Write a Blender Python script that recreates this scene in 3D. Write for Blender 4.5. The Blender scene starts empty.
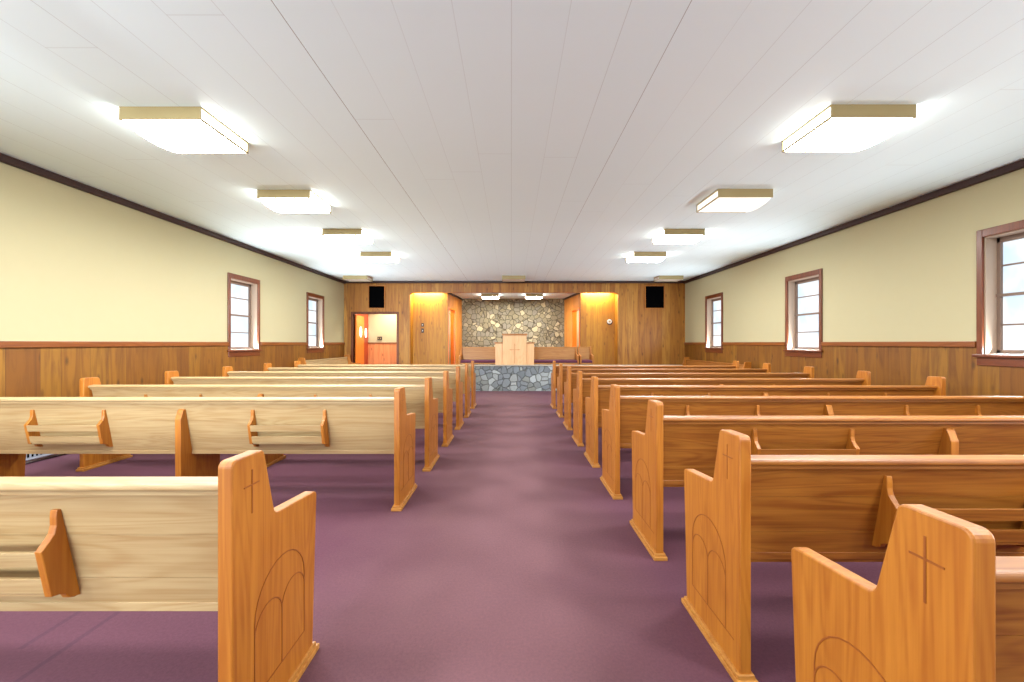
import bpy, bmesh, math, random
from mathutils import Vector
random.seed(7)
PI = math.pi
S = bpy.context.scene
C = S.collection

# ------------------------------------------------------------------ camera, world, light, exposure
F = 400.0                                        # focal length in pixels of the 1024 px wide frame
H = 1.30                                         # eye height
cam_d = bpy.data.cameras.new('camera'); cam = bpy.data.objects.new('camera', cam_d); C.objects.link(cam)
cam.location = (0, 0, H); cam.rotation_euler = (PI/2, 0, 0)
cam_d.sensor_width = 36; cam_d.lens = F/1024*36
cam_d.shift_x = 0.5/1024; cam_d.shift_y = 2.0/1024
cam_d.clip_start = 0.05; cam_d.clip_end = 200
S.camera = cam

w = bpy.data.worlds.new('world'); S.world = w; w.use_nodes = True
bg = w.node_tree.nodes['Background']
bg.inputs[0].default_value = (0.80, 0.90, 1.0, 1); bg.inputs[1].default_value = 1.0

def area(name, loc, rot, sx, sy, power, col=(1, 1, 1), spread=PI):
    d = bpy.data.lights.new(name, 'AREA'); d.shape = 'RECTANGLE'; d.size = sx; d.size_y = sy
    d.energy = power; d.color = col; d.spread = spread
    o = bpy.data.objects.new(name, d); C.objects.link(o); o.location = loc; o.rotation_euler = rot
    return o
WARM = (1.0, 0.92, 0.78); DAY = (0.93, 0.97, 1.0)
XL, XR, YF, YB, ZC = -5.25, 5.44, 12.54, -7.0, 3.24      # room: left, right, far, back, ceiling
# added lamp for the light from behind left; its glazed doors are added too
LEFT_WIN = [(7.45, 8.26), (10.30, 11.11), (.90, 1.70), (-2.3, -1.5)]     # the last two of each wall are added for their light, out of frame
RIGHT_WIN = [(3.82, 4.60), (7.05, 7.86), (10.34, 11.13), (.55, 1.35), (-2.7, -1.9)]
WZ0, WZ1 = 1.17, 2.516
area('rear_fill_lamp', (-3.4, YB+0.04, 2.30), (math.radians(82), 0, math.radians(5)), 2.8, 1.3, 58, (.90, .97, 1.0), math.radians(82))
for (wx, sg, wins) in ((XL, -1, LEFT_WIN), (XR, 1, RIGHT_WIN)):      # added up-facing lamps over the sills, standing in for daylight
    for (a, b) in wins: area('sill_fill_lamp', (wx+sg*.06, (a+b)/2, WZ0+.03), (PI, sg*math.radians(-60), 0), .07, b-a-.06, 15 if a < 3 else 14 if sg < 0 else 6.5 if a < 5 else 11, DAY, math.radians(140))
S.view_settings.view_transform = 'Standard'; S.view_settings.look = 'None'
S.view_settings.exposure = 2.4; S.view_settings.gamma = 1.0; S.view_settings.use_curve_mapping = False
S.cycles.use_denoising = True
S.cycles.max_bounces = 10; S.cycles.diffuse_bounces = 6; S.cycles.glossy_bounces = 3
S.cycles.sample_clamp_indirect = 4.0
S.cycles.caustics_reflective = False; S.cycles.caustics_refractive = False

# ------------------------------------------------------------------ materials
def srgb(r, g, b):
    f = lambda c: (c/255/12.92) if c/255 <= .04045 else ((c/255+.055)/1.055)**2.4
    return (f(r), f(g), f(b), 1)
class NT:
    def __init__(s, name):
        s.m = bpy.data.materials.new(name); s.m.use_nodes = True
        s.t = s.m.node_tree; s.b = s.t.nodes['Principled BSDF']
    def n(s, typ, **kw):
        x = s.t.nodes.new(typ)
        for k, v in kw.items(): setattr(x, k, v)
        return x
    def l(s, a, b): s.t.links.new(a, b)
    def val(s, sock, v):
        if isinstance(v, bpy.types.NodeSocket): s.l(v, sock)
        else: sock.default_value = v
    def math(s, op, a, b=0.0, c=None):
        x = s.n('ShaderNodeMath', operation=op); s.val(x.inputs[0], a); s.val(x.inputs[1], b)
        if c is not None: s.val(x.inputs[2], c)
        return x.outputs[0]
    def mix(s, f, a, b, blend='MIX'):
        x = s.n('ShaderNodeMix', data_type='RGBA', blend_type=blend)
        s.val(x.inputs[0], f); s.val(x.inputs[6], a); s.val(x.inputs[7], b); return x.outputs[2]
    def ramp(s, f, stops):
        x = s.n('ShaderNodeValToRGB'); e = x.color_ramp.elements
        while len(e) < len(stops): e.new(.5)
        for i, (p, c) in enumerate(stops): e[i].position = p; e[i].color = c if len(c) == 4 else (*c, 1)
        s.val(x.inputs[0], f); return x.outputs[0]
    def coords(s, scale=(1, 1, 1), rnd=0.0):
        tc = s.n('ShaderNodeTexCoord'); mp = s.n('ShaderNodeMapping'); mp.inputs['Scale'].default_value = scale
        s.l(tc.outputs['Object'], mp.inputs[0])
        if rnd:
            oi = s.n('ShaderNodeObjectInfo'); v = s.n('ShaderNodeVectorMath', operation='SCALE'); v.inputs[0].default_value = (rnd, rnd*.7, rnd*1.3)
            s.l(oi.outputs['Random'], v.inputs['Scale']); s.l(v.outputs[0], mp.inputs['Location'])
        return mp.outputs[0]
    def noise(s, vec, scale, detail=4, rough=.5, dist=0.0):
        x = s.n('ShaderNodeTexNoise'); s.l(vec, x.inputs['Vector'])
        x.inputs['Scale'].default_value = scale; x.inputs['Detail'].default_value = detail
        x.inputs['Roughness'].default_value = rough; x.inputs['Distortion'].default_value = dist
        return x.outputs[0]
    def bump(s, h, strength=.3, dist=.005):
        x = s.n('ShaderNodeBump'); x.inputs['Strength'].default_value = strength; x.inputs['Distance'].default_value = dist
        s.l(h, x.inputs['Height']); s.l(x.outputs[0], s.b.inputs['Normal'])
    def out(s, col=None, rough=.5, coat=0.0, metal=0.0):
        if col is not None: s.val(s.b.inputs['Base Color'], col)
        s.val(s.b.inputs['Roughness'], rough); s.b.inputs['Metallic'].default_value = metal
        s.b.inputs['Coat Weight'].default_value = coat; s.b.inputs['Coat Roughness'].default_value = .25
        return s.m

def plain(name, col, rough=.5, metal=0.0, emit=0.0, coat=0.0, var=.06):
    t = NT(name); v = t.coords((1, 1, 1)); f = t.noise(v, 9, 3)
    c2 = tuple(x*(1-var) for x in col[:3])+(1,)
    c = t.mix(f, col, c2)
    if emit:
        t.b.inputs['Emission Color'].default_value = col; t.b.inputs['Emission Strength'].default_value = emit
    return t.out(c, rough, coat, metal)

def wood(name, axis, light, dark, rough=.47, coat=.06, cross=16):
    t = NT(name)
    sc = [cross]*3; sc[axis] = 1.0
    v = t.coords(tuple(sc), 37.0)
    n1 = t.noise(v, 1.0, 5, .6, 1.2)
    sc2 = [cross*7]*3; sc2[axis] = 2.5
    v2 = t.coords(tuple(sc2), 19.0)
    n2 = t.noise(v2, 1.0, 3, .6, .3)
    sc4 = [cross*.42]*3; sc4[axis] = .55
    n4 = t.noise(t.coords(tuple(sc4), 29.0), 1.0, 2, .45, .6)
    ring = t.math('POWER', t.math('ADD', t.math('MULTIPLY', t.math('SINE', t.math('MULTIPLY', n4, 95.0)), .5), .5), 1.8)
    f = t.math('ADD', t.math('ADD', t.math('MULTIPLY', n1, .5), t.math('MULTIPLY', n2, .3)), t.math('MULTIPLY', t.math('SUBTRACT', 1.0, ring), .10))
    c = t.ramp(f, [(.34, dark), (.50, tuple((a*.45+b*.55) for a, b in zip(dark, light))), (.66, light)])
    sc3 = [2.2]*3; sc3[axis] = .35
    n3 = t.noise(t.coords(tuple(sc3), 53.0), 1.0, 2)
    c = t.mix(t.math('MULTIPLY', n3, .35), c, (dark[0]*1.05, dark[1]*.85, dark[2]*.7, 1))
    t.bump(n2, .06, .002)
    return t.out(c, rough, coat)

OAK_L, OAK_D = srgb(168, 112, 42), srgb(124, 70, 17)
M = {}
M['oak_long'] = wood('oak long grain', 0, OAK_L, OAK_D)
M['oak_up'] = wood('oak upright grain', 2, srgb(184, 122, 40), srgb(150, 87, 20))
M['oak_dark'] = wood('carved oak groove', 2, srgb(146, 82, 28), srgb(124, 66, 20))
M['oak_pale'] = wood('pale oak long grain', 0, srgb(180, 161, 121), srgb(152, 126, 86))  # paler wood tone for the left pews
M['oak_honey'] = wood('honey oak long grain', 0, srgb(190, 138, 66), srgb(156, 102, 40))
M['oak_side'] = wood('oak cross grain', 1, OAK_L, OAK_D)
M['trim_brown'] = wood('stained window trim', 2, srgb(122, 60, 22), srgb(84, 36, 11), .35, .3)
M['trim_brown_y'] = wood('stained long trim', 1, srgb(122, 60, 22), srgb(84, 36, 11), .35, .3)
M['rail'] = wood('chair rail wood', 1, srgb(146, 86, 34), srgb(112, 58, 18), .35, .2)
M['crown'] = plain('dark crown moulding', srgb(46, 16, 11), .5)
M['door_wood'] = wood('orange door wood', 2, srgb(240, 146, 44), srgb(222, 112, 24), .3, .3)
M['door_red'] = wood('red brown door wood', 2, srgb(190, 70, 24), srgb(150, 44, 14), .3, .3)
M['pulpit'] = wood('pale pulpit veneer', 2, srgb(224, 184, 138), srgb(206, 160, 112), .4, .1, 9)
M['pulpit_cross'] = wood('carved pulpit cross', 2, srgb(206, 158, 108), srgb(184, 134, 86), .4, .1, 9)
M['pulpit_top'] = wood('pulpit cap wood', 0, srgb(176, 120, 60), srgb(140, 88, 40))
M['cream'] = plain('cream painted plaster', srgb(179, 172, 138), .75, var=.02)
M['jamb'] = plain('pale window reveal', srgb(170, 150, 132), .5, var=.03)
M['white'] = plain('white paint', srgb(232, 230, 226), .5)
M['black'] = plain('black speaker cloth', srgb(6, 6, 7), 1.0)
M['black'].node_tree.nodes['Principled BSDF'].inputs['Specular IOR Level'].default_value = 0.0
M['gold'] = plain('satin gold metal', srgb(164, 148, 104), .5, .0)
M['lens'] = plain('lit light lens', (1.0, .985, .94, 1), .4, emit=16.0, var=.0)
M['lens_side'] = plain('lit light side lens', (1.0, .98, .90, 1), .4, emit=2.5, var=.0)
M['lens_dim'] = plain('half lit light lens', (.95, .92, .84, 1), .35, emit=.17, var=.12)
M['lens_off'] = plain('unlit light lens', srgb(214, 208, 196), .35)
def glass():
    t = NT('bright frosted window glass')
    n = t.noise(t.coords((1, 1, .8)), 3.0, 3)
    c = t.mix(t.ramp(n, [(.42, (0, 0, 0)), (.62, (1, 1, 1))]), (.62, .80, .95, 1), (1, 1, 1, 1))
    t.val(t.b.inputs['Emission Color'], c); t.b.inputs['Emission Strength'].default_value = .20
    return t.out((.12, .13, .14, 1), .3)
M['glass'] = glass()
M['oval'] = plain('bright oval door glass', (1, .97, .9, 1), .2, emit=1.0)
M['muntin'] = plain('dull grey brown metal sash', srgb(120, 100, 88), .5)
M['grey'] = plain('grey painted metal', srgb(150, 158, 172), .5)
M['dark'] = plain('dark plastic', srgb(46, 34, 26), .5)
M['cap'] = plain('grey ledge stone', srgb(168, 160, 148), .6, var=.3)
M['cushion'] = plain('purple bench cushion', srgb(96, 44, 70), .9, var=.3)

def carpet(name):
    t = NT(name); v = t.coords()
    a = t.noise(v, 75, 5, .8); b = t.noise(v, 1.3, 3, .5); k = t.noise(v, 30, 4, .6)
    c = t.mix(a, srgb(42, 16, 32), srgb(118, 78, 82))
    c = t.mix(t.math('MULTIPLY', b, .45), c, srgb(128, 92, 98))
    c = t.mix(t.math('MULTIPLY', k, .25), c, srgb(84, 48, 70))
    sp = t.n('ShaderNodeSeparateXYZ'); t.l(v, sp.inputs[0])
    walk = t.math('ABSOLUTE', t.math('ADD', t.math('ADD', sp.outputs[0], .12), t.math('MULTIPLY', t.math('SUBTRACT', b, .5), .9)))   # faded walked-on strip down the aisle
    fresh = t.ramp(walk, [(.35, (0, 0, 0)), (1.0, (1, 1, 1))])
    c = t.mix(t.math('MULTIPLY', fresh, .62), c, t.mix(a, srgb(44, 6, 34), srgb(96, 42, 72)))
    # thin darker lines where a pew has been taken out
    for x0, y0, y1 in ((-1.90, 1.45, 2.35), (-2.09, 1.70, 2.35)):
        d = t.math('MULTIPLY', t.math('COMPARE', sp.outputs[0], x0, .012), t.math('COMPARE', sp.outputs[1], (y0+y1)/2, (y1-y0)/2))
        c = t.mix(t.math('MULTIPLY', d, .35), c, srgb(50, 26, 50))
    t.bump(a, .5, .004)
    return t.out(c, .95)
M['carpet'] = carpet('purple loop carpet')

def boards(name, axis, tones, wid=.16, groove=.006):
    """vertical board panelling; axis is the horizontal axis across the boards"""
    t = NT(name); v = t.coords()
    sp = t.n('ShaderNodeSeparateXYZ'); t.l(v, sp.inputs[0])
    u = sp.outputs[axis]
    wob = t.math('MULTIPLY', t.math('SINE', t.math('MULTIPLY', u, 9.7)), .035)     # boards of unequal width
    q = t.math('DIVIDE', t.math('ADD', u, wob), wid)
    idx = t.math('FLOOR', q); fr = t.math('FRACT', q)
    wn = t.n('ShaderNodeTexWhiteNoise', noise_dimensions='1D'); t.l(idx, wn.inputs['W'])
    base = t.ramp(wn.outputs['Value'], [(0.0, tones[0]), (.5, tones[1]), (1.0, tones[2])])
    off = t.n('ShaderNodeCombineXYZ'); t.l(t.math('MULTIPLY', wn.outputs['Value'], 40), off.inputs[2]); t.l(t.math('MULTIPLY', idx, 3.1), off.inputs[axis])
    vv = t.n('ShaderNodeVectorMath', operation='ADD'); t.l(v, vv.inputs[0]); t.l(off.outputs[0], vv.inputs[1])
    mp = t.n('ShaderNodeMapping'); s3 = [9, 9, 9]; s3[2] = .8; mp.inputs['Scale'].default_value = s3; t.l(vv.outputs[0], mp.inputs[0])
    g = t.noise(mp.outputs[0], 1.0, 5, .6, 1.4)
    c = t.mix(t.ramp(g, [(.42, (0, 0, 0)), (.72, (1, 1, 1))]), base, tones[3])
    mp2 = t.n('ShaderNodeMapping'); s4 = [7.5, 7.5, 7.5]; s4[2] = 3.0; mp2.inputs['Scale'].default_value = s4; t.l(vv.outputs[0], mp2.inputs[0])
    vo = t.n('ShaderNodeTexVoronoi'); t.l(mp2.outputs[0], vo.inputs['Vector']); vo.inputs['Scale'].default_value = 1.0
    knot = t.ramp(vo.outputs['Distance'], [(.06, (1, 1, 1)), (.22, (0, 0, 0))])
    c = t.mix(t.math('MULTIPLY', knot, .65), c, tones[4])
    gl = t.math('LESS_THAN', fr, groove/wid)
    c = t.mix(t.math('MULTIPLY', gl, .40), c, tones[4])
    t.bump(t.math('SUBTRACT', 1.0, gl), .4, .004)
    return t.out(c, .5, .03)
PINE = [srgb(134, 88, 20), srgb(116, 70, 13), srgb(146, 102, 28), srgb(94, 52, 8), srgb(58, 30, 5)]
M['pine_y'] = boards('knotty pine wainscot', 1, PINE, .26)
M['pine_x'] = boards('knotty pine far wall boards', 0, [srgb(172, 118, 42), srgb(150, 94, 26), srgb(186, 136, 58), srgb(124, 70, 18), srgb(74, 40, 10)], .19)
M['pine_gold'] = boards('golden pine recess boards', 0, [srgb(180, 124, 22), srgb(164, 108, 18), srgb(188, 134, 28), srgb(150, 92, 14), srgb(96, 54, 10)], .14)
M['pine_orange'] = boards('orange pine alcove boards', 1, [srgb(206, 132, 52), srgb(190, 118, 44), srgb(214, 146, 64), srgb(170, 96, 34), srgb(120, 66, 24)], .2)
M['pine_room'] = boards('orange pine back room boards', 0, [srgb(220, 140, 84), srgb(206, 124, 70), srgb(226, 152, 98), srgb(190, 108, 56), srgb(140, 74, 34)], .2)

def ceiling_mat():
    t = NT('white painted plank ceiling'); v = t.coords()
    sp = t.n('ShaderNodeSeparateXYZ'); t.l(v, sp.inputs[0])
    q = t.math('DIVIDE', t.math('ADD', sp.outputs[0], .0), .34)
    fr = t.math('FRACT', q); idx = t.math('FLOOR', q)
    dist = t.math('MINIMUM', fr, t.math('SUBTRACT', 1.0, fr))
    line = t.math('LESS_THAN', dist, .0075)
    near = t.math('ROUND', q)
    da = t.math('COMPARE', near, -4.0, .1); db = t.math('COMPARE', near, 3.0, .1); 
    wn = t.n('ShaderNodeTexWhiteNoise', noise_dimensions='1D'); t.l(near, wn.inputs['W'])
    brk = t.noise(t.coords((1, .8, 1)), 2.4, 2)
    amt = t.math('ADD', t.math('MULTIPLY', t.math('MULTIPLY', wn.outputs['Value'], .25), t.math('ADD', brk, .2)), .10)
    amt = t.math('ADD', amt, t.math('ADD', t.math('MULTIPLY', da, .55), t.math('MULTIPLY', db, .30)))
    wn2 = t.n('ShaderNodeTexWhiteNoise', noise_dimensions='1D'); t.l(idx, wn2.inputs['W'])
    ly = t.math('FRACT', t.math('DIVIDE', t.math('ADD', sp.outputs[1], t.math('MULTIPLY', wn2.outputs['Value'], 4.9)), 4.9))
    joint = t.math('MULTIPLY', t.math('LESS_THAN', ly, .0022), .10)
    c = t.mix(t.math('MULTIPLY', wn2.outputs['Value'], .25), srgb(226, 246, 253), srgb(221, 242, 250))
    st = t.noise(t.coords((.5, .8, 1)), 1.3, 3)
    c = t.mix(t.math('MULTIPLY', st, .3), c, srgb(218, 234, 240))
    c = t.mix(t.math('ADD', t.math('MULTIPLY', line, amt), joint), c, srgb(70, 62, 60))
    return t.out(c, .7)
M['ceiling'] = ceiling_mat()

def stone(name, tones, scale, mort):
    t = NT(name); v = t.coords()
    w_ = t.n('ShaderNodeTexNoise'); t.l(v, w_.inputs['Vector']); w_.inputs['Scale'].default_value = 5
    av = t.n('ShaderNodeVectorMath', operation='MULTIPLY_ADD'); t.l(w_.outputs['Color'], av.inputs[0]); av.inputs[1].default_value = (.10, .10, .10); t.l(v, av.inputs[2])
    v1 = t.n('ShaderNodeTexVoronoi', feature='F1'); v1.inputs['Scale'].default_value = scale; t.l(av.outputs[0], v1.inputs['Vector'])
    v2 = t.n('ShaderNodeTexVoronoi', feature='DISTANCE_TO_EDGE'); v2.inputs['Scale'].default_value = scale; t.l(av.outputs[0], v2.inputs['Vector'])
    sc = t.n('ShaderNodeSeparateColor'); t.l(v1.outputs['Color'], sc.inputs[0])
    c = t.ramp(sc.outputs[0], [(0.0, tones[0]), (.35, tones[1]), (.7, tones[2]), (1.0, tones[3])])
    g = t.noise(v, 24, 5, .65)
    c = t.mix(t.math('MULTIPLY', g, .4), c, tuple(x*.5 for x in tones[0][:3])+(1,))
    edge = t.ramp(v2.outputs['Distance'], [(.0, (1, 1, 1)), (.02, (.85, .85, .85)), (.06, (0, 0, 0))])
    c = t.mix(edge, c, mort)
    t.bump(t.math('ADD', t.math('MULTIPLY', t.math('SUBTRACT', 1.0, edge), 1.0), t.math('MULTIPLY', g, .4)), .9, .03)
    return t.out(c, .8)
M['stone_back'] = stone('fieldstone with warm light tint', [srgb(122, 114, 90), srgb(138, 128, 98), srgb(126, 120, 104), srgb(190, 176, 138)], 6.2, srgb(74, 64, 46))  # same stone as the front; warm alcove light put into its tones
M['stone_front'] = stone('blue grey fieldstone', [srgb(112, 120, 126), srgb(134, 144, 154), srgb(120, 124, 118), srgb(182, 192, 198)], 6.2, srgb(84, 86, 84))

# ------------------------------------------------------------------ mesh helpers
def fillet(pts, radii, n=5):
    out = []
    N = len(pts)
    for i, p in enumerate(pts):
        r = radii[i] if i < len(radii) else 0
        if r <= 0: out.append(tuple(p)); continue
        p = Vector(p); a = Vector(pts[i-1]); b = Vector(pts[(i+1) % N])
        d1 = (a-p).normalized(); d2 = (b-p).normalized()
        ang = d1.angle(d2); t = min(r/math.tan(ang/2), (a-p).length*.49, (b-p).length*.49); r2 = t*math.tan(ang/2)
        c = p+(d1+d2).normalized()*(r2/math.sin(ang/2))
        s = p+d1*t-c; e = p+d2*t-c
        for k in range(n+1):
            f = k/n; th = s.angle(e)
            q = s*math.sin((1-f)*th)/math.sin(th)+e*math.sin(f*th)/math.sin(th)
            out.append(tuple(c+q))
    return out
class MB:
    def __init__(s): s.v = []; s.f = []
    def box(s, x0, x1, y0, y1, z0, z1):
        x0, x1 = min(x0, x1), max(x0, x1); y0, y1 = min(y0, y1), max(y0, y1); z0, z1 = min(z0, z1), max(z0, z1)
        b = len(s.v)
        s.v += [(x0,y0,z0),(x1,y0,z0),(x1,y1,z0),(x0,y1,z0),(x0,y0,z1),(x1,y0,z1),(x1,y1,z1),(x0,y1,z1)]
        s.f += [tuple(b+i for i in q) for q in ((0,3,2,1),(4,5,6,7),(0,1,5,4),(1,2,6,5),(2,3,7,6),(3,0,4,7))]
        return s
    def prism(s, pts, axis, a0, a1):
        """pts: outline in the two other axes, in x,y,z order"""
        def mk(p, a): q = list(p); q.insert(axis, a); return tuple(q)
        b = len(s.v); n = len(pts)
        s.v += [mk(p, a0) for p in pts]+[mk(p, a1) for p in pts]
        s.f += [tuple(b+i for i in range(n)), tuple(b+n+i for i in reversed(range(n)))]
        s.f += [(b+i, b+n+i, b+n+(i+1) % n, b+(i+1) % n) for i in range(n)]
        return s
    def ribbon(s, pts, axis, a0, a1, w, closed=False):
        """thin strip of width w along a polyline drawn in the two other axes"""
        P = [Vector(p) for p in pts]; n = len(P); Lf = []; Rt = []
        for i in range(n):
            d = (P[min(i+1, n-1)]-P[max(i-1, 0)]).normalized(); nn = Vector((-d.y, d.x))*w/2
            Lf.append(P[i]+nn); Rt.append(P[i]-nn)
        for i in range(n-1):
            s.prism([tuple(Lf[i]), tuple(Lf[i+1]), tuple(Rt[i+1]), tuple(Rt[i])], axis, a0, a1)
        return s
    def cyl(s, c, r, axis, a0, a1, n=16, r2=None):
        k = [i for i in range(3) if i != axis]
        pts = [(c[0]+r*math.cos(2*PI*i/n), c[1]+(r2 or r)*math.sin(2*PI*i/n)) for i in range(n)]
        return s.prism(pts, axis, a0, a1)
    def build(s, name, mat, parent=None, bevel=0.0, seg=2, smooth=False):
        me = bpy.data.meshes.new(name); me.from_pydata(s.v, [], s.f); me.validate()
        bm = bmesh.new(); bm.from_mesh(me); bmesh.ops.recalc_face_normals(bm, faces=bm.faces[:]); bm.to_mesh(me); bm.free()
        me.materials.append(mat)
        o = bpy.data.objects.new(name, me); C.objects.link(o)
        if parent is not None: o.parent = parent
        if bevel:
            m = o.modifiers.new('bevel', 'BEVEL'); m.width = bevel; m.segments = seg; m.limit_method = 'ANGLE'; m.angle_limit = math.radians(40)
            m.harden_normals = False
        if smooth:
            for p in me.polygons: p.use_smooth = True
        return o
def tag(o, label=None, cat=None, group=None, kind=None):
    if label: o['label'] = label
    if cat: o['category'] = cat
    if group: o['group'] = group
    if kind: o['kind'] = kind
    return o
def thing(name, label, cat, loc=(0, 0, 0), rz=0.0, group=None):
    o = bpy.data.objects.new(name, None); C.objects.link(o); o.empty_display_size = .1
    o.location = loc; o.rotation_euler = (0, 0, rz); return tag(o, label, cat, group)
def struct(o, label=None, cat=None): return tag(o, label, cat, None, 'structure')
def copy_tree(o, parent=None):
    c = o.copy(); C.objects.link(c)
    if parent is not None: c.parent = parent
    for ch in list(o.children): copy_tree(ch, c)
    return c

# ------------------------------------------------------------------ room shell
struct(MB().box(XL, XR, YB, YF, -.12, 0).build('floor', M['carpet']), 'purple carpet floor running down the centre aisle and under the pews', 'floor')
struct(MB().box(XL-.3, XR+.3, YB-.15, YF+.12, ZC, ZC+.1).build('ceiling', M['ceiling']), 'white plank ceiling over the whole hall', 'ceiling')

RAIL0, RAIL1 = 1.25, 1.32
def side_wall(name, x, s, wins, label):
    """s = outward direction; cream plaster above, knotty pine boards below the rail, with window openings"""
    T = .30; m = MB(); m2 = MB(); wins = sorted(wins)
    ys = [YB]+[v for ab in wins for v in ab]+[YF]
    for i in range(0, len(ys), 2): m.box(x, x+s*T, ys[i], ys[i+1], RAIL0, ZC)
    for (a, b) in wins: m.box(x, x+s*T, a, b, WZ1, ZC)
    o = struct(m.build(name, M['cream']), label, 'wall')
    for i in range(0, len(ys), 2): m2.box(x-s*.012, x+s*T, ys[i], ys[i+1], 0, RAIL0)
    for (a, b) in wins: m2.box(x-s*.012, x+s*T, a, b, 0, WZ0)
    m2.build('wainscot', M['pine_y'], o)
    r = MB()
    cuts = [YB]+[v for a, b in wins for v in (a-.07, b+.07)]+[YF]
    for i in range(0, len(cuts), 2): r.box(x-s*.035, x, cuts[i], cuts[i+1], RAIL0, RAIL1)
    r.build('chair_rail', M['rail'], o, .006)
    MB().box(x-s*.05, x, YB, YF, ZC-.085, ZC).build('crown_moulding', M['crown'], o, .012)
    return o
wl = side_wall('wall_left', XL, -1, LEFT_WIN, 'cream left wall above a knotty pine wainscot')
wr = side_wall('wall_right', XR, 1, RIGHT_WIN, 'cream right wall above a knotty pine wainscot')
struct(MB().box(XL-.018, XL+.018, YB, YF-.01, 0, .09).build('baseboard_left', M['white'], None, .004), 'white baseboard along the left wall', 'baseboard')
struct(MB().box(XR-.018, XR+.018, YB, YF-.01, 0, .09).build('baseboard_right', M['white'], None, .004), 'white baseboard along the right wall', 'baseboard')

# back wall behind the camera, with glowing glazed doors added for light
bw = MB(); bw.box(XL, -4.85, YB-.15, YB, 0, ZC).box(-2.35, XR, YB-.15, YB, 0, ZC).box(-4.85, -2.35, YB-.15, YB, 3.0, ZC)
struct(bw.build('wall_back', M['cream']), 'cream back wall behind the viewpoint', 'wall')
de = struct(MB().box(-4.85, -2.35, YB-.12, YB-.06, .0, 3.0).build('added_door_1', M['glass']), 'added glowing glazed doors in the back wall, out of view', 'door')
fr = MB()
for x in (-4.85, -3.64, -2.43): fr.box(x, x+.08, YB-.13, YB-.03, 0, 3.0)
fr.box(-4.85, -2.35, YB-.13, YB-.03, 2.57, 3.0); fr.build('door_frame', M['trim_brown'], de)

# windows
def window(n, x, s, a, b, label):
    root = thing('window_%d' % n, label, 'window', (x, (a+b)/2, WZ0)); root['kind'] = 'structure'
    hw = (b-a)/2; hh = WZ1-WZ0; D = .155
    fr = MB()                                     # casing on the wall face
    for y0, y1, z0, z1 in ((-hw-.06, -hw, -.02, hh+.09), (hw, hw+.06, -.02, hh+.09), (-hw-.001, hw+.001, hh, hh+.09)):
        fr.box(-s*.028, s*.002, y0, y1, z0, z1)
    fr.build('casing', M['trim_brown'], root, .006)
    MB().box(-s*.05, s*.02, -hw-.085, hw+.085, -.035, 0).build('sill', M['trim_brown_y'], root, .006)
    MB().box(-s*.025, s*.002, -hw-.06, hw+.06, -.13, -.036).build('apron', M['trim_brown_y'], root, .005)
    j = MB(); t = .012
    j.box(s*.0, s*D, -hw, -hw+t, 0, hh).box(s*.0, s*D, hw-t, hw, 0, hh).box(s*.0, s*D, -hw, hw, hh-t, hh).box(s*.02, s*D, -hw, hw, -.002, t)
    j.build('reveal', M['jamb'], root)
    f = MB(); st = .035
    for y0, y1, z0, z1 in ((-hw+t, -hw+t+st, t, hh-t), (hw-t-st, hw-t, t, hh-t), (-hw+t, hw-t, t, t+.04), (-hw+t, hw-t, hh-t-.06, hh-t)):
        f.box(s*(D-.03), s*(D+.02), y0, y1, z0, z1)
    f.build('sash', M['muntin'], root, .003)
    MB().box(s*(D-.04), s*(D+.02), -hw+t, hw-t, hh*.5-.016, hh*.5+.016).build('meeting_rail', M['muntin'], root)
    for k in (.25, .75):
        MB().box(s*(D-.018), s*(D+.01), -hw+t, hw-t, hh*k-.009, hh*k+.009).build('muntin', M['muntin'], root)
    MB().box(s*(D+.0), s*(D+.008), -hw+t, hw-t, t, hh-t).build('glass', M['glass'], root)
    return root
window(1, XL, -1, *LEFT_WIN[0], 'nearer brown framed window in the left wall')
window(2, XL, -1, *LEFT_WIN[1], 'farther brown framed window in the left wall close to the doorway')
window(3, XR, 1, *RIGHT_WIN[0], 'large brown framed window cut off by the right edge of the view')
window(4, XR, 1, *RIGHT_WIN[1], 'middle brown framed window of the right wall')
window(5, XR, 1, *RIGHT_WIN[2], 'farthest brown framed window of the right wall')
window(6, XL, -1, *LEFT_WIN[2], 'added brown framed window in the left wall beside the viewpoint, out of frame')
window(7, XL, -1, *LEFT_WIN[3], 'added brown framed window in the left wall behind the viewpoint')
window(8, XR, 1, *RIGHT_WIN[3], 'added brown framed window in the right wall beside the viewpoint, out of frame')
window(9, XR, 1, *RIGHT_WIN[4], 'added brown framed window in the right wall behind the viewpoint')

# far wall ---------------------------------------------------------
DX0, DX1, DZ = -4.96, -3.60, 2.21                 # doorway
OX0, OX1, OZ = -3.18, 3.34, 2.88                  # opening of the alcove
AC = 2.96                                         # alcove ceiling
m = MB()
m.box(XL, DX0, YF, YF+.12, 0, ZC).box(DX0, DX1, YF, YF+.12, DZ, ZC).box(DX1, OX0, YF, YF+.12, 0, ZC)
m.box(OX1, XR, YF, YF+.12, 0, ZC)
m.prism(fillet([(OX0, ZC), (OX0, OZ-.06), (OX0+.06, OZ), (OX1-.06, OZ), (OX1, OZ-.06), (OX1, ZC)], [0, 0, .06, .06, 0, 0]), 1, YF, YF+.12)
wf = struct(m.build('wall_far', M['pine_x']), 'knotty pine board wall at the far end of the hall', 'wall')
MB().box(XL, XR, YF-.045, YF, ZC-.07, ZC).build('crown_moulding', M['crown'], wf, .01)
PYX = 12.92
rp = MB().box(OX0-.15, -2.06, PYX, PYX+.1, 0, AC+.06).box(OX0-.1, OX0-.002, YF+.12, PYX, 0, AC+.06)
struct(rp.build('wall_recess_left', M['pine_gold']), 'golden board panel left of the stone alcove', 'wall')
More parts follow.
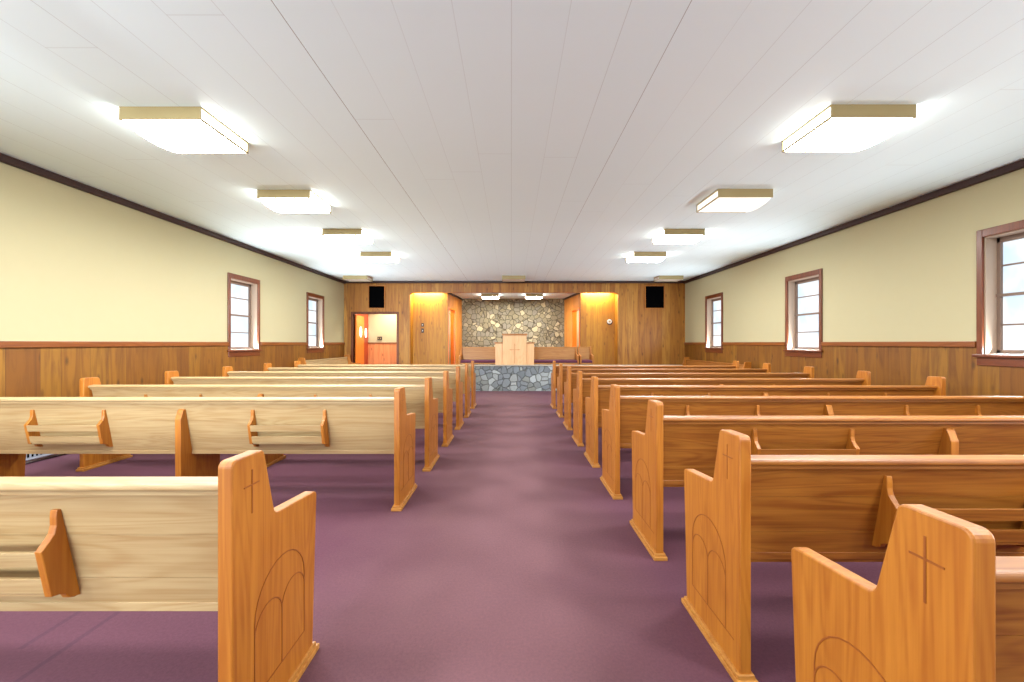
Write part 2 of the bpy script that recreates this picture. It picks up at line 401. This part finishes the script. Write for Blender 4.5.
rp = MB().box(2.23, OX1+.15, PYX, PYX+.1, 0, AC+.06).box(OX1+.002, OX1+.1, YF+.12, PYX, 0, AC+.06)
struct(rp.build('wall_recess_right', M['pine_gold']), 'golden board panel right of the stone alcove', 'wall')
SY = 15.0
def slant(m, xa, ya, xb, yb, t, z0, z1):
    """a wall slab seen from above as a quad from (xa,ya) to (xb,yb), thickness t outward in x"""
    return m.prism([(xa, ya), (xb, yb), (xb+t, yb), (xa+t, ya)], 2, z0, z1)
for nm, xa, xb, s in (('wall_alcove_left', -2.06, -1.86, -1), ('wall_alcove_right', 2.23, 1.98, 1)):
    at = lambda y: xa+(xb-xa)*(y-PYX)/(SY-PYX)
    m = MB(); t = s*.13; d0, d1, dz = 13.06, 13.88, 2.42
    slant(m, at(PYX+.1), PYX+.1, at(d0), d0, t, 0, AC+.05); slant(m, at(d1), d1, at(SY), SY, t, 0, AC+.05); slant(m, at(d0), d0, at(d1), d1, t, dz, AC+.05)
    o = struct(m.build(nm, M['pine_orange']), 'orange board side wall of the alcove on the %s' % ('left' if s < 0 else 'right'), 'wall')
    c = MB(); slant(c, at(PYX), PYX, at(SY), SY, -s*.03, AC-.06, AC); c.build('crown_moulding', M['crown'], o)
    d = MB()
    slant(d, at(d0)-s*.015, d0-.05, at(d0)-s*.015, d0+.012, s*.16, .3, dz+.05); slant(d, at(d1)-s*.015, d1-.012, at(d1)-s*.015, d1+.06, s*.16, .3, dz+.05)
    slant(d, at(d0)-s*.015, d0, at(d1)-s*.015, d1, s*.16, dz-.012, dz+.05)
    d.build('door_casing', M['door_wood'], o)
    # lit room behind the alcove door
    r = MB(); xo = at(d1)+t
    r.box(xo+s*.004, xo+s*1.2, 14.15, 14.25, 0, 2.7).box(xo+s*1.2, xo+s*1.3, PYX+.1, 14.25, 0, 2.7).box(xo+s*.06, xo+s*1.3, PYX+.11, 14.25, 2.7, 2.75).box(xo+s*.06, xo+s*1.3, PYX+.11, 14.25, .2, .29)
    r.build('side_room', M['cream'], o)
    area('side_room_light', (xo+s*.6, 13.5, 2.6), (0, 0, 0), .5, .5, 9, WARM)
struct(MB().box(-1.98, 2.1, SY, SY+.15, 0, AC+.05).build('wall_stone', M['stone_back']), 'fieldstone wall at the back of the alcove behind the pulpit', 'wall')
struct(MB().box(-3.4, 3.5, YF+.12, SY+.15, AC, AC+.08).build('ceiling_alcove', M['ceiling']), 'white alcove ceiling in front of the stone wall', 'ceiling')
PX0, PX1 = -3.35, 4.62
struct(MB().box(PX0, PX1, 10.98, SY+.1, -.02, .30).build('floor_platform', M['carpet']), 'raised purple carpeted platform behind the stone parapet', 'floor')
pw = struct(MB().box(PX0, PX1, 10.83, 11.0, 0, .675).build('wall_parapet', M['stone_front']), 'low grey fieldstone wall in front of the pulpit platform', 'wall')
MB().box(PX0-.02, PX1+.02, 10.80, 11.03, .675, .70).build('ledge', M['cap'], pw, .004)

# doorway at the far left, with the little room behind it
dr = struct(MB().box(DX0-.07, DX0, YF-.02, YF+.14, 0, DZ+.07).box(DX1, DX1+.07, YF-.02, YF+.14, 0, DZ+.07).box(DX0, DX1, YF-.02, YF+.14, DZ, DZ+.07)
            .build('door_2', M['trim_brown'], None, .005), 'open doorway in the far wall by the left corner', 'door')
lf = MB().box(-.02, .02, 0, .66, .02, DZ-.03).build('door_leaf', M['door_wood'], dr, .003)
lf.location = (DX0+.022, YF+.15, 0)
ov = MB().cyl((.36, 1.66), .085, 0, -.026, .026, 20, .17).build('oval_glass', M['oval'], lf)
RY = 13.86
r = MB().box(DX0-.2, -2.9, RY, RY+.1, 1.3, 2.7).box(-3.42, -3.38, YF+.12, RY, 0, 2.7)
ro = struct(r.build('wall_vestibule', M['cream']), 'cream wall of the lit side room seen through the doorway', 'wall')
MB().box(DX0-.2, -3.38, RY-.015, RY+.1, 0, 1.27).build('wainscot', M['pine_room'], ro)
MB().box(DX0-.2, -3.38, RY-.03, RY+.05, 1.27, 1.32).build('chair_rail', M['rail'], ro)
struct(MB().box(DX0-.2, -3.38, YF+.12, RY+.1, 2.7, 2.76).build('ceiling_vestibule', M['white']), 'white ceiling of the side room', 'ceiling')
struct(MB().box(DX0-.2, -3.38, YF+.12, RY+.1, -.1, 0).build('floor_vestibule', M['carpet']), 'carpet of the side room', 'floor')
d3 = struct(MB().box(DX0-.2, DX0-.005, YF+.13, RY, 0, 2.7).build('door_3', M['door_red']), 'red brown wooden door on the left of the side room', 'door')
MB().cyl((13.62, 1.64), .05, 0, DX0-.006, DX0+.012, 18, .15).build('oval_glass', M['oval'], d3)
vl = area('vestibule_light', (-4.1, 13.2, 2.66), (0, 0, 0), .7, .7, 12, (1, .9, .74))
pl = MB().box(-4.64, -4.48, RY-.03, RY-.001, 1.40, 1.52).build('switch_plate', M['dark'], None, .004)
tag(pl, 'dark switch plate on the cream wall inside the side room', 'switch plate')
for x in (-4.60, -4.53): MB().box(x-.012, x+.012, RY-.038, RY-.028, 1.44, 1.48).build('toggle', M['gold'], pl)

# ------------------------------------------------------------------ pews
EH = .945
def panel_d(h): return .065+(.865-h)/.475*.085       # rear face of the leaning back at height h
def end_outline():
    return fillet([(0, 0), (0, EH), (.148, EH-.004), (.208, .698), (.497, .668), (.462, 0)],
                  [0, .022, .022, .03, .022, 0], 5)
def arc(cx, cz, r, a0, a1, n=14): return [(cx+r*math.cos(a0+(a1-a0)*i/n), cz+r*math.sin(a0+(a1-a0)*i/n)) for i in range(n+1)]
def make_pew(s, L, racks, support=True, dt=0.0, db=0.0, board='oak_long'):
    """s=+1: the pew runs to +x from its aisle end, s=-1: to -x. +y is the way it faces."""
    root = thing('pew', '', 'pew')
    T = .045
    X = lambda u: s*u
    for k, (u0, u1, out) in enumerate(((0, T, -1), (L-T, L, 1))):
        e = MB().prism(end_outline(), 0, X(u0), X(u1)).build('pew_end', M['oak_up'], root, .005)
        base = MB()
        q = .018
        base.box(X(u0-q), X(u1+q), -.018, .485, 0, .022).box(X(u0-q*.5), X(u1+q*.5), -.009, .474, .02, .038)
        base.build('base_moulding', M['oak_honey'], e, .003)
        face = u0 if out < 0 else u1
        a0, a1 = X(face-out*.001), X(face+out*.0016)
        MB().ribbon([(.088, .893), (.088, .752)], 0, a0, a1, .0048).ribbon([(.050, .845), (.122, .843)], 0, a0, a1, .0048).build('carved_cross', M['oak_dark'], e)
        A = MB(); wv = .004
        c, R = .2475, .148
        A.ribbon([(c+R, .14)]+arc(c, .38, R, 0, PI)+[(c-R, .14)], 0, a0, a1, wv)
        A.ribbon(arc(c+R/2, .335, R/2, 0, PI)+[(c, .14)], 0, a0, a1, wv)
        A.ribbon(arc(c-R/2, .335, R/2, 0, PI), 0, a0, a1, wv)
        A.ribbon([(c-R-.06, .14), (c+R, .14)], 0, a0, a1, wv)
        A.build('carved_arches', M['oak_dark'], e)
    i0, i1 = X(T-.002), X(L-T+.002)
    b = MB()
    hs = [.86+dt, .675, .52, .395+db]                     # three boards glued edge to edge
    for h1, h0 in zip(hs, hs[1:]):
        h0 += .0012
        b.prism([(panel_d(h1), h1), (panel_d(h0), h0), (panel_d(h0)+.022, h0), (panel_d(h1)+.022, h1)], 0, i0, i1)
    t0, t1 = .85+dt, .40+db
    b.prism([(panel_d(t0)+.003, t0), (panel_d(t1)+.003, t1), (panel_d(t1)+.02, t1), (panel_d(t0)+.02, t0)], 0, i0, i1)
    b.build('backrest', M[board], root)
    cap = fillet([(.038, .846+dt), (.040, .870+dt), (.100, .877+dt), (.106, .846+dt)], [.010, .012, .012, .006], 4)
    tr = MB().prism(cap, 0, i0, i1)
    tr.prism([(.056, .828+dt), (.056, .847+dt), (.10, .847+dt), (.10, .828+dt)], 0, i0, i1)
    tr.build('top_rail', M[board], root, .002)
    seat = fillet([(.14, .398), (.14, .428), (.46, .448), (.492, .440), (.492, .405), (.46, .398)], [0, 0, .02, .015, .01, 0], 4)
    MB().prism(seat, 0, i0, i1).build('seat', M[board], root, .002)
    if support:
        u = L/2-(.02 if s < 0 else .005)
        o = fillet([(.040, 0), (.036, .70), (.062, .772), (panel_d(.775)+.01, .775), (.165, .41), (.45, .41), (.43, 0)], [0, .04, .012, 0, 0, 0, 0], 4)
        sp = MB().prism(o, 0, X(u-.024), X(u+.024)).build('centre_support', M['oak_up'], root, .004)
        MB().box(X(u-.04), X(u+.04), .022, .448, 0, .03).build('base_moulding', M['oak_honey'], sp, .003)
    for (r0, r1) in racks:
        rk = MB().box(X(r0+.012), X(r1-.012), panel_d(.5)-.066, panel_d(.5)+.004, .497, .508).build('book_rack', M[board], root, .002)
        for u in (r0, r1):
            prof = [(.768, .0), (.768, .010), (.745, .016), (.72, .020), (.695, .030), (.672, .052), (.655, .071), (.500, .072), (.494, .050), (.485, .036), (.468, .030), (.460, .016), (.458, .0)]
            pts = [(panel_d(h)-n, h) for h, n in prof]+[(panel_d(.46)+.006, .46), (panel_d(.768)+.006, .768)]
            MB().prism(pts, 0, X(u-.012), X(u+.012)).build('bracket', M['oak_up'], rk, .003)
        for h0, h1 in ((.602, .652), (.510, .562)):
            pts = [(panel_d(h1)-.071, h1), (panel_d(h1)-.058, h1), (panel_d(h0)-.058, h0), (panel_d(h0)-.071, h0)]
            MB().prism(pts, 0, X(r0), X(r1)).build('slat', M[board], rk, .002)
    return root

LL, LR = 3.55, 3.68
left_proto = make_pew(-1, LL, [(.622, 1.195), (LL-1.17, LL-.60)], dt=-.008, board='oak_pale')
right_proto = make_pew(1, LR, [(.64, 1.24), (LR-1.17, LR-.56)], dt=-.028, db=-.014)
ORD = ['nearest', 'second', 'third', 'fourth', 'fifth', 'sixth', 'seventh', 'eighth', 'ninth']
LEFT = [(1.197, -.836), (3.105, -.868), (4.06, -.838), (5.03, -.815), (6.0, -.79), (6.97, -.77), (7.92, -.755)]
RIGHT = [(.755, .872), (1.525, .870), (2.40, .868), (3.335, .862), (4.18, .862), (5.04, .850), (5.98, .850), (6.98, .848), (7.92, .832)]
for i, (y, x) in enumerate(LEFT):
    o = left_proto if i == 0 else copy_tree(left_proto)
    o.location = (x, y, 0)
    if i == 0: o.scale = (1, 1.05, 1)
    lab = {0: 'pale oak pew with carved end, nearest to the camera left of the aisle', 6: 'seventh and farthest oak pew from the camera left of the aisle'}.get(i, '%s oak pew from the camera in the block left of the aisle' % ORD[i])
    tag(o, lab, 'pew', 'oak pews left of the aisle')
for i, (y, x) in enumerate(RIGHT):
    o = right_proto if i == 0 else copy_tree(right_proto)
    o.location = (x, y, 0)
    lab = {0: 'golden oak pew with carved end, nearest to the camera right of the aisle', 8: 'ninth and farthest oak pew from the camera right of the aisle'}.get(i, '%s oak pew from the camera in the block right of the aisle' % ORD[i])
    tag(o, lab, 'pew', 'oak pews right of the aisle')
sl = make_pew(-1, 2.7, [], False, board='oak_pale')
sl.rotation_euler = (0, 0, -PI/2); sl.location = (XL+.10, 9.65, 0)
tag(sl, 'oak pew set against the left wall under the farther window, facing the middle', 'pew')
sr = make_pew(1, 3.15, [], False)
sr.rotation_euler = (0, 0, PI/2); sr.location = (XR-.10, 8.9, 0); sr.scale = (1, .95, .93)
tag(sr, 'oak pew set against the right wall under its farthest window, facing the middle', 'pew')

# ------------------------------------------------------------------ ceiling lights
def light(s, x0, x1, y, label, lens, power, cat='ceiling light', group='square ceiling lights in two rows', col=WARM, z=ZC, dep=.60, drop=.107, bulge=.055):
    """s = outward side of the hall"""
    w_ = x1-x0; cx = (x0+x1)/2
    root = thing('ceiling_light', label, cat, (cx, y+dep/2, z), 0, group)
    hw, hd = w_/2, dep/2
    for y0, y1 in ((-hd, -hd+.012), (hd-.012, hd)):
        MB().box(-hw, hw, y0, y1, -drop, 0).build('end_plate', M['gold'], root, .002)
    e = .012
    MB().box(-hw+.03, hw-.03, -hd+.013, hd-.013, -.02, 0).build('housing', M['gold'], root)
    # lens: upright sides and a bottom that sags on the outward side
    N = 12; m = MB(); b = 0
    for j in range(N+1):
        v = j/N; yy = -hd+.0125+(dep-.025)*v
        for i in range(N+1):
            u = i/N; xx = -hw+e+(w_-2*e)*u
            o = u if s > 0 else 1-u
            zz = -drop+.004-bulge*math.sin(PI*v)**.8*max(0, o-.1)**1.6
            m.v.append((xx, yy, zz))
    for j in range(N):
        for i in range(N):
            a = j*(N+1)+i; m.f.append((a, a+1, a+N+2, a+N+1))
    for col_ in (0, N):                           # upright side lenses
        sd = MB()
        for j in range(N+1):
            vx = m.v[j*(N+1)+col_]; sd.v += [vx, (vx[0], vx[1], -.012)]
        for j in range(N): sd.f.append((2*j, 2*j+2, 2*j+3, 2*j+1))
        sd.build('side_lens', M['lens_side'] if lens is M['lens'] else lens, root)
    m.build('lens', lens, root, smooth=False)
    for xx in (-hw, hw-.010): MB().box(xx, xx+.010, -hd+.01, hd-.01, -.014, 0).build('side_rail', M['gold'], root)
    xi = hw-.012 if s < 0 else -hw
    MB().box(xi, xi+.012, -hd+.01, hd-.01, -drop-.002, -drop+.016).build('side_rail', M['gold'], root)
    return root
YS = [3.28, 5.06, 6.80, 8.50]
PW = 20
for i, y in enumerate(YS):
    light(-1, -3.22, -2.55, y, ['lit square ceiling light nearest the camera, left row', 'second lit ceiling light from the camera, left row', 'third lit ceiling light from the camera, left row', 'fourth lit ceiling light from the camera, left row'][i], M['lens'], PW)
for i, y in enumerate(YS):
    light(1, 2.60, 3.29, y-(.03 if i < 2 else 0), ['lit square ceiling light nearest the camera, right row', 'dimmer half lit ceiling light, second from the camera, right row', 'third lit ceiling light from the camera, right row', 'fourth lit ceiling light from the camera, right row'][i], M['lens_dim'] if i == 1 else M['lens'], PW*.35 if i == 1 else PW)
for y, nm in ((1.42, 'just above the viewpoint'), (-.35, 'behind the viewpoint'), (-2.1, 'far behind the viewpoint')):   # the rows go on over the camera with unseen lights added for brightness
    light(-1, -3.22, -2.55, y, 'added lit square ceiling light %s, left row' % nm, M['lens'], PW)
    light(1, 2.60, 3.29, y, 'added lit square ceiling light %s, right row' % nm, M['lens'], PW)
light(-1, -4.85, -4.15, 11.50, 'unlit gold fronted ceiling light in the far left corner', M['lens_off'], 0, group='unlit ceiling lights along the far wall', bulge=0, dep=.45)
light(1, -.27, .40, 11.50, 'unlit gold fronted ceiling light over the middle of the parapet', M['lens_off'], 0, group='unlit ceiling lights along the far wall', bulge=0, dep=.45)
light(1, 4.25, 4.95, 11.50, 'unlit gold fronted ceiling light in the far right corner', M['lens_off'], 0, group='unlit ceiling lights along the far wall', bulge=0, dep=.45)
light(-1, -1.02, -.43, 13.45, 'left one of the two lit lights on the alcove ceiling', M['lens'], 45, group='lights on the alcove ceiling', z=AC, bulge=0)
light(1, .48, 1.06, 13.45, 'right one of the two lit lights on the alcove ceiling', M['lens'], 45, group='lights on the alcove ceiling', z=AC, bulge=0)
for x in (-2.7, 2.75): area('recess_lamp', (x, 12.79, AC-.01), (0, 0, 0), .9, .08, 9, (1,.9,.7))

# ------------------------------------------------------------------ things on the far wall
def speaker(x0, x1, label):
    o = thing('wall_speaker', label, 'speaker', ((x0+x1)/2, YF, 2.40)); hw = (x1-x0)/2; hh = .68
    fr = MB()
    for a, b, c, d in ((-hw-.03, -hw, -.03, hh+.03), (hw, hw+.03, -.03, hh+.03), (-hw, hw, -.03, 0), (-hw, hw, hh, hh+.03)): fr.box(a, b, -.03, .0, c, d)
    fr.build('frame', M['oak_up'], o, .004)
    MB().box(-hw, hw, -.02, .0, 0, hh).build('grille', M['black'], o)
tag_l = speaker(-4.46, -3.98, 'black wall speaker above the doorway at the far left')
tag_r = speaker(4.20, 4.77, 'black wall speaker high on the far wall at the right')
for x, z, lab, hgt in ((-2.87, 1.83, 'dark upper switch plate on the golden panel left of the alcove', .11), (-2.87, 1.63, 'dark lower switch plate on the golden panel left of the alcove', .14)):
    o = MB().box(x-.04, x+.04, PYX-.012, PYX, z, z+hgt).build('switch_plate', M['dark'], None, .003); tag(o, lab, 'switch plate', 'switch plates on the golden panel')
    MB().box(x-.01, x+.01, PYX-.02, PYX-.01, z+hgt*.35, z+hgt*.65).build('toggle', M['white'], o)
th = thing('thermostat', 'round white thermostat on the golden panel right of the alcove', 'thermostat', (3.17, PYX, 1.98))
MB().cyl((0, 0), .095, 1, -.012, 0, 24).build('back_plate', M['dark'], th)
MB().cyl((-.012, .012), .075, 1, -.045, -.01, 24).build('dial', M['white'], th, .006)
MB().cyl((-.012, .012), .03, 1, -.05, -.04, 16).build('centre_knob', M['gold'], th)

# heater at the left wall
ht = thing('baseboard_heater', 'grey baseboard heater low on the left wall, seen under the second left pew', 'heater', (XL+.018, 4.15, 0))
MB().prism(fillet([(0, .05), (0, .30), (.055, .30), (.085, .26), (.085, .05)], [0, 0, .01, .01, 0]), 1, 0, 1.5).build('casing', M['grey'], ht, .003)
g = MB()
for k in range(9): g.box(.084, .089, .06+k*.04, .075+k*.04, .08, .25)
g.build('grille', M['black'], ht)

# ------------------------------------------------------------------ platform furniture
pu = thing('pulpit', 'pale wooden pulpit with a carved cross on its front, behind the stone parapet', 'pulpit', (.09, 11.30, .30))
MB().box(-.335, .335, 0, .42, 0, 1.22).build('centre_body', M['pulpit'], pu, .006)
MB().box(-.36, .36, -.025, .445, 1.22, 1.262).build('centre_top', M['pulpit_top'], pu, .008)
for s in (-1, 1):
    w0 = MB().box(s*.337, s*.55, .05, .40, 0, .985).build('wing', M['pulpit'], pu, .006)
    MB().box(s*.337, s*.572, .03, .42, .985, 1.02).build('wing_top', M['pulpit_top'], w0, .006)
cr = MB().box(-.012, .012, -.010, .002, .42, .98).box(-.14, .14, -.010, .002, .80, .822)
cr.prism([(-.16, .811), (-.10, .835), (-.06, .811), (-.10, .787)], 1, -.009, .002).prism([(.16, .811), (.10, .835), (.06, .811), (.10, .787)], 1, -.009, .002)
cr.prism([(0, 1.0), (.024, .94), (0, .9), (-.024, .94)], 1, -.009, .002)
cr.build('carved_cross', M['pulpit_cross'], pu)

def seat_bench(name, label, cat, x0, x1, y, back):
    o = thing(name, label, cat, (x0, y, .30)); L = x1-x0
    MB().prism([(.43, .40), (.47, back), (.50, back), (.46, .40)], 0, .04, L-.04).build('backrest', M['oak_honey'], o, .003)
    MB().box(.03, L-.03, .455, .515, back-.02, back+.02).build('top_rail', M['oak_honey'], o, .005)
    MB().box(.04, L-.04, .04, .46, .36, .40).build('seat', M['oak_honey'], o, .003)
    MB().prism(fillet([(.02, .402), (.02, .48), (.43, .49), (.43, .402)], [.02, .03, .02, .01]), 0, .05, L-.05).build('cushion', M['cushion'], o, .01)
    for u in (0, L-.045):
        out = fillet([(0, 0), (0, .62), (.34, .66), (.44, back+.03), (.53, back+.03), (.53, 0)], [0, .03, .03, .02, .02, 0])
        MB().prism(out, 0, u, u+.045).build('bench_end', M['oak_up'], o, .004)
    return o
seat_bench('bench', 'long wooden bench with purple cushion behind the pulpit', 'bench', -1.58, 2.03, 12.02, .86)
seat_bench('armchair', 'wooden armchair with purple cushion right of the long bench', 'chair', 2.06, 2.48, 12.0, .86)
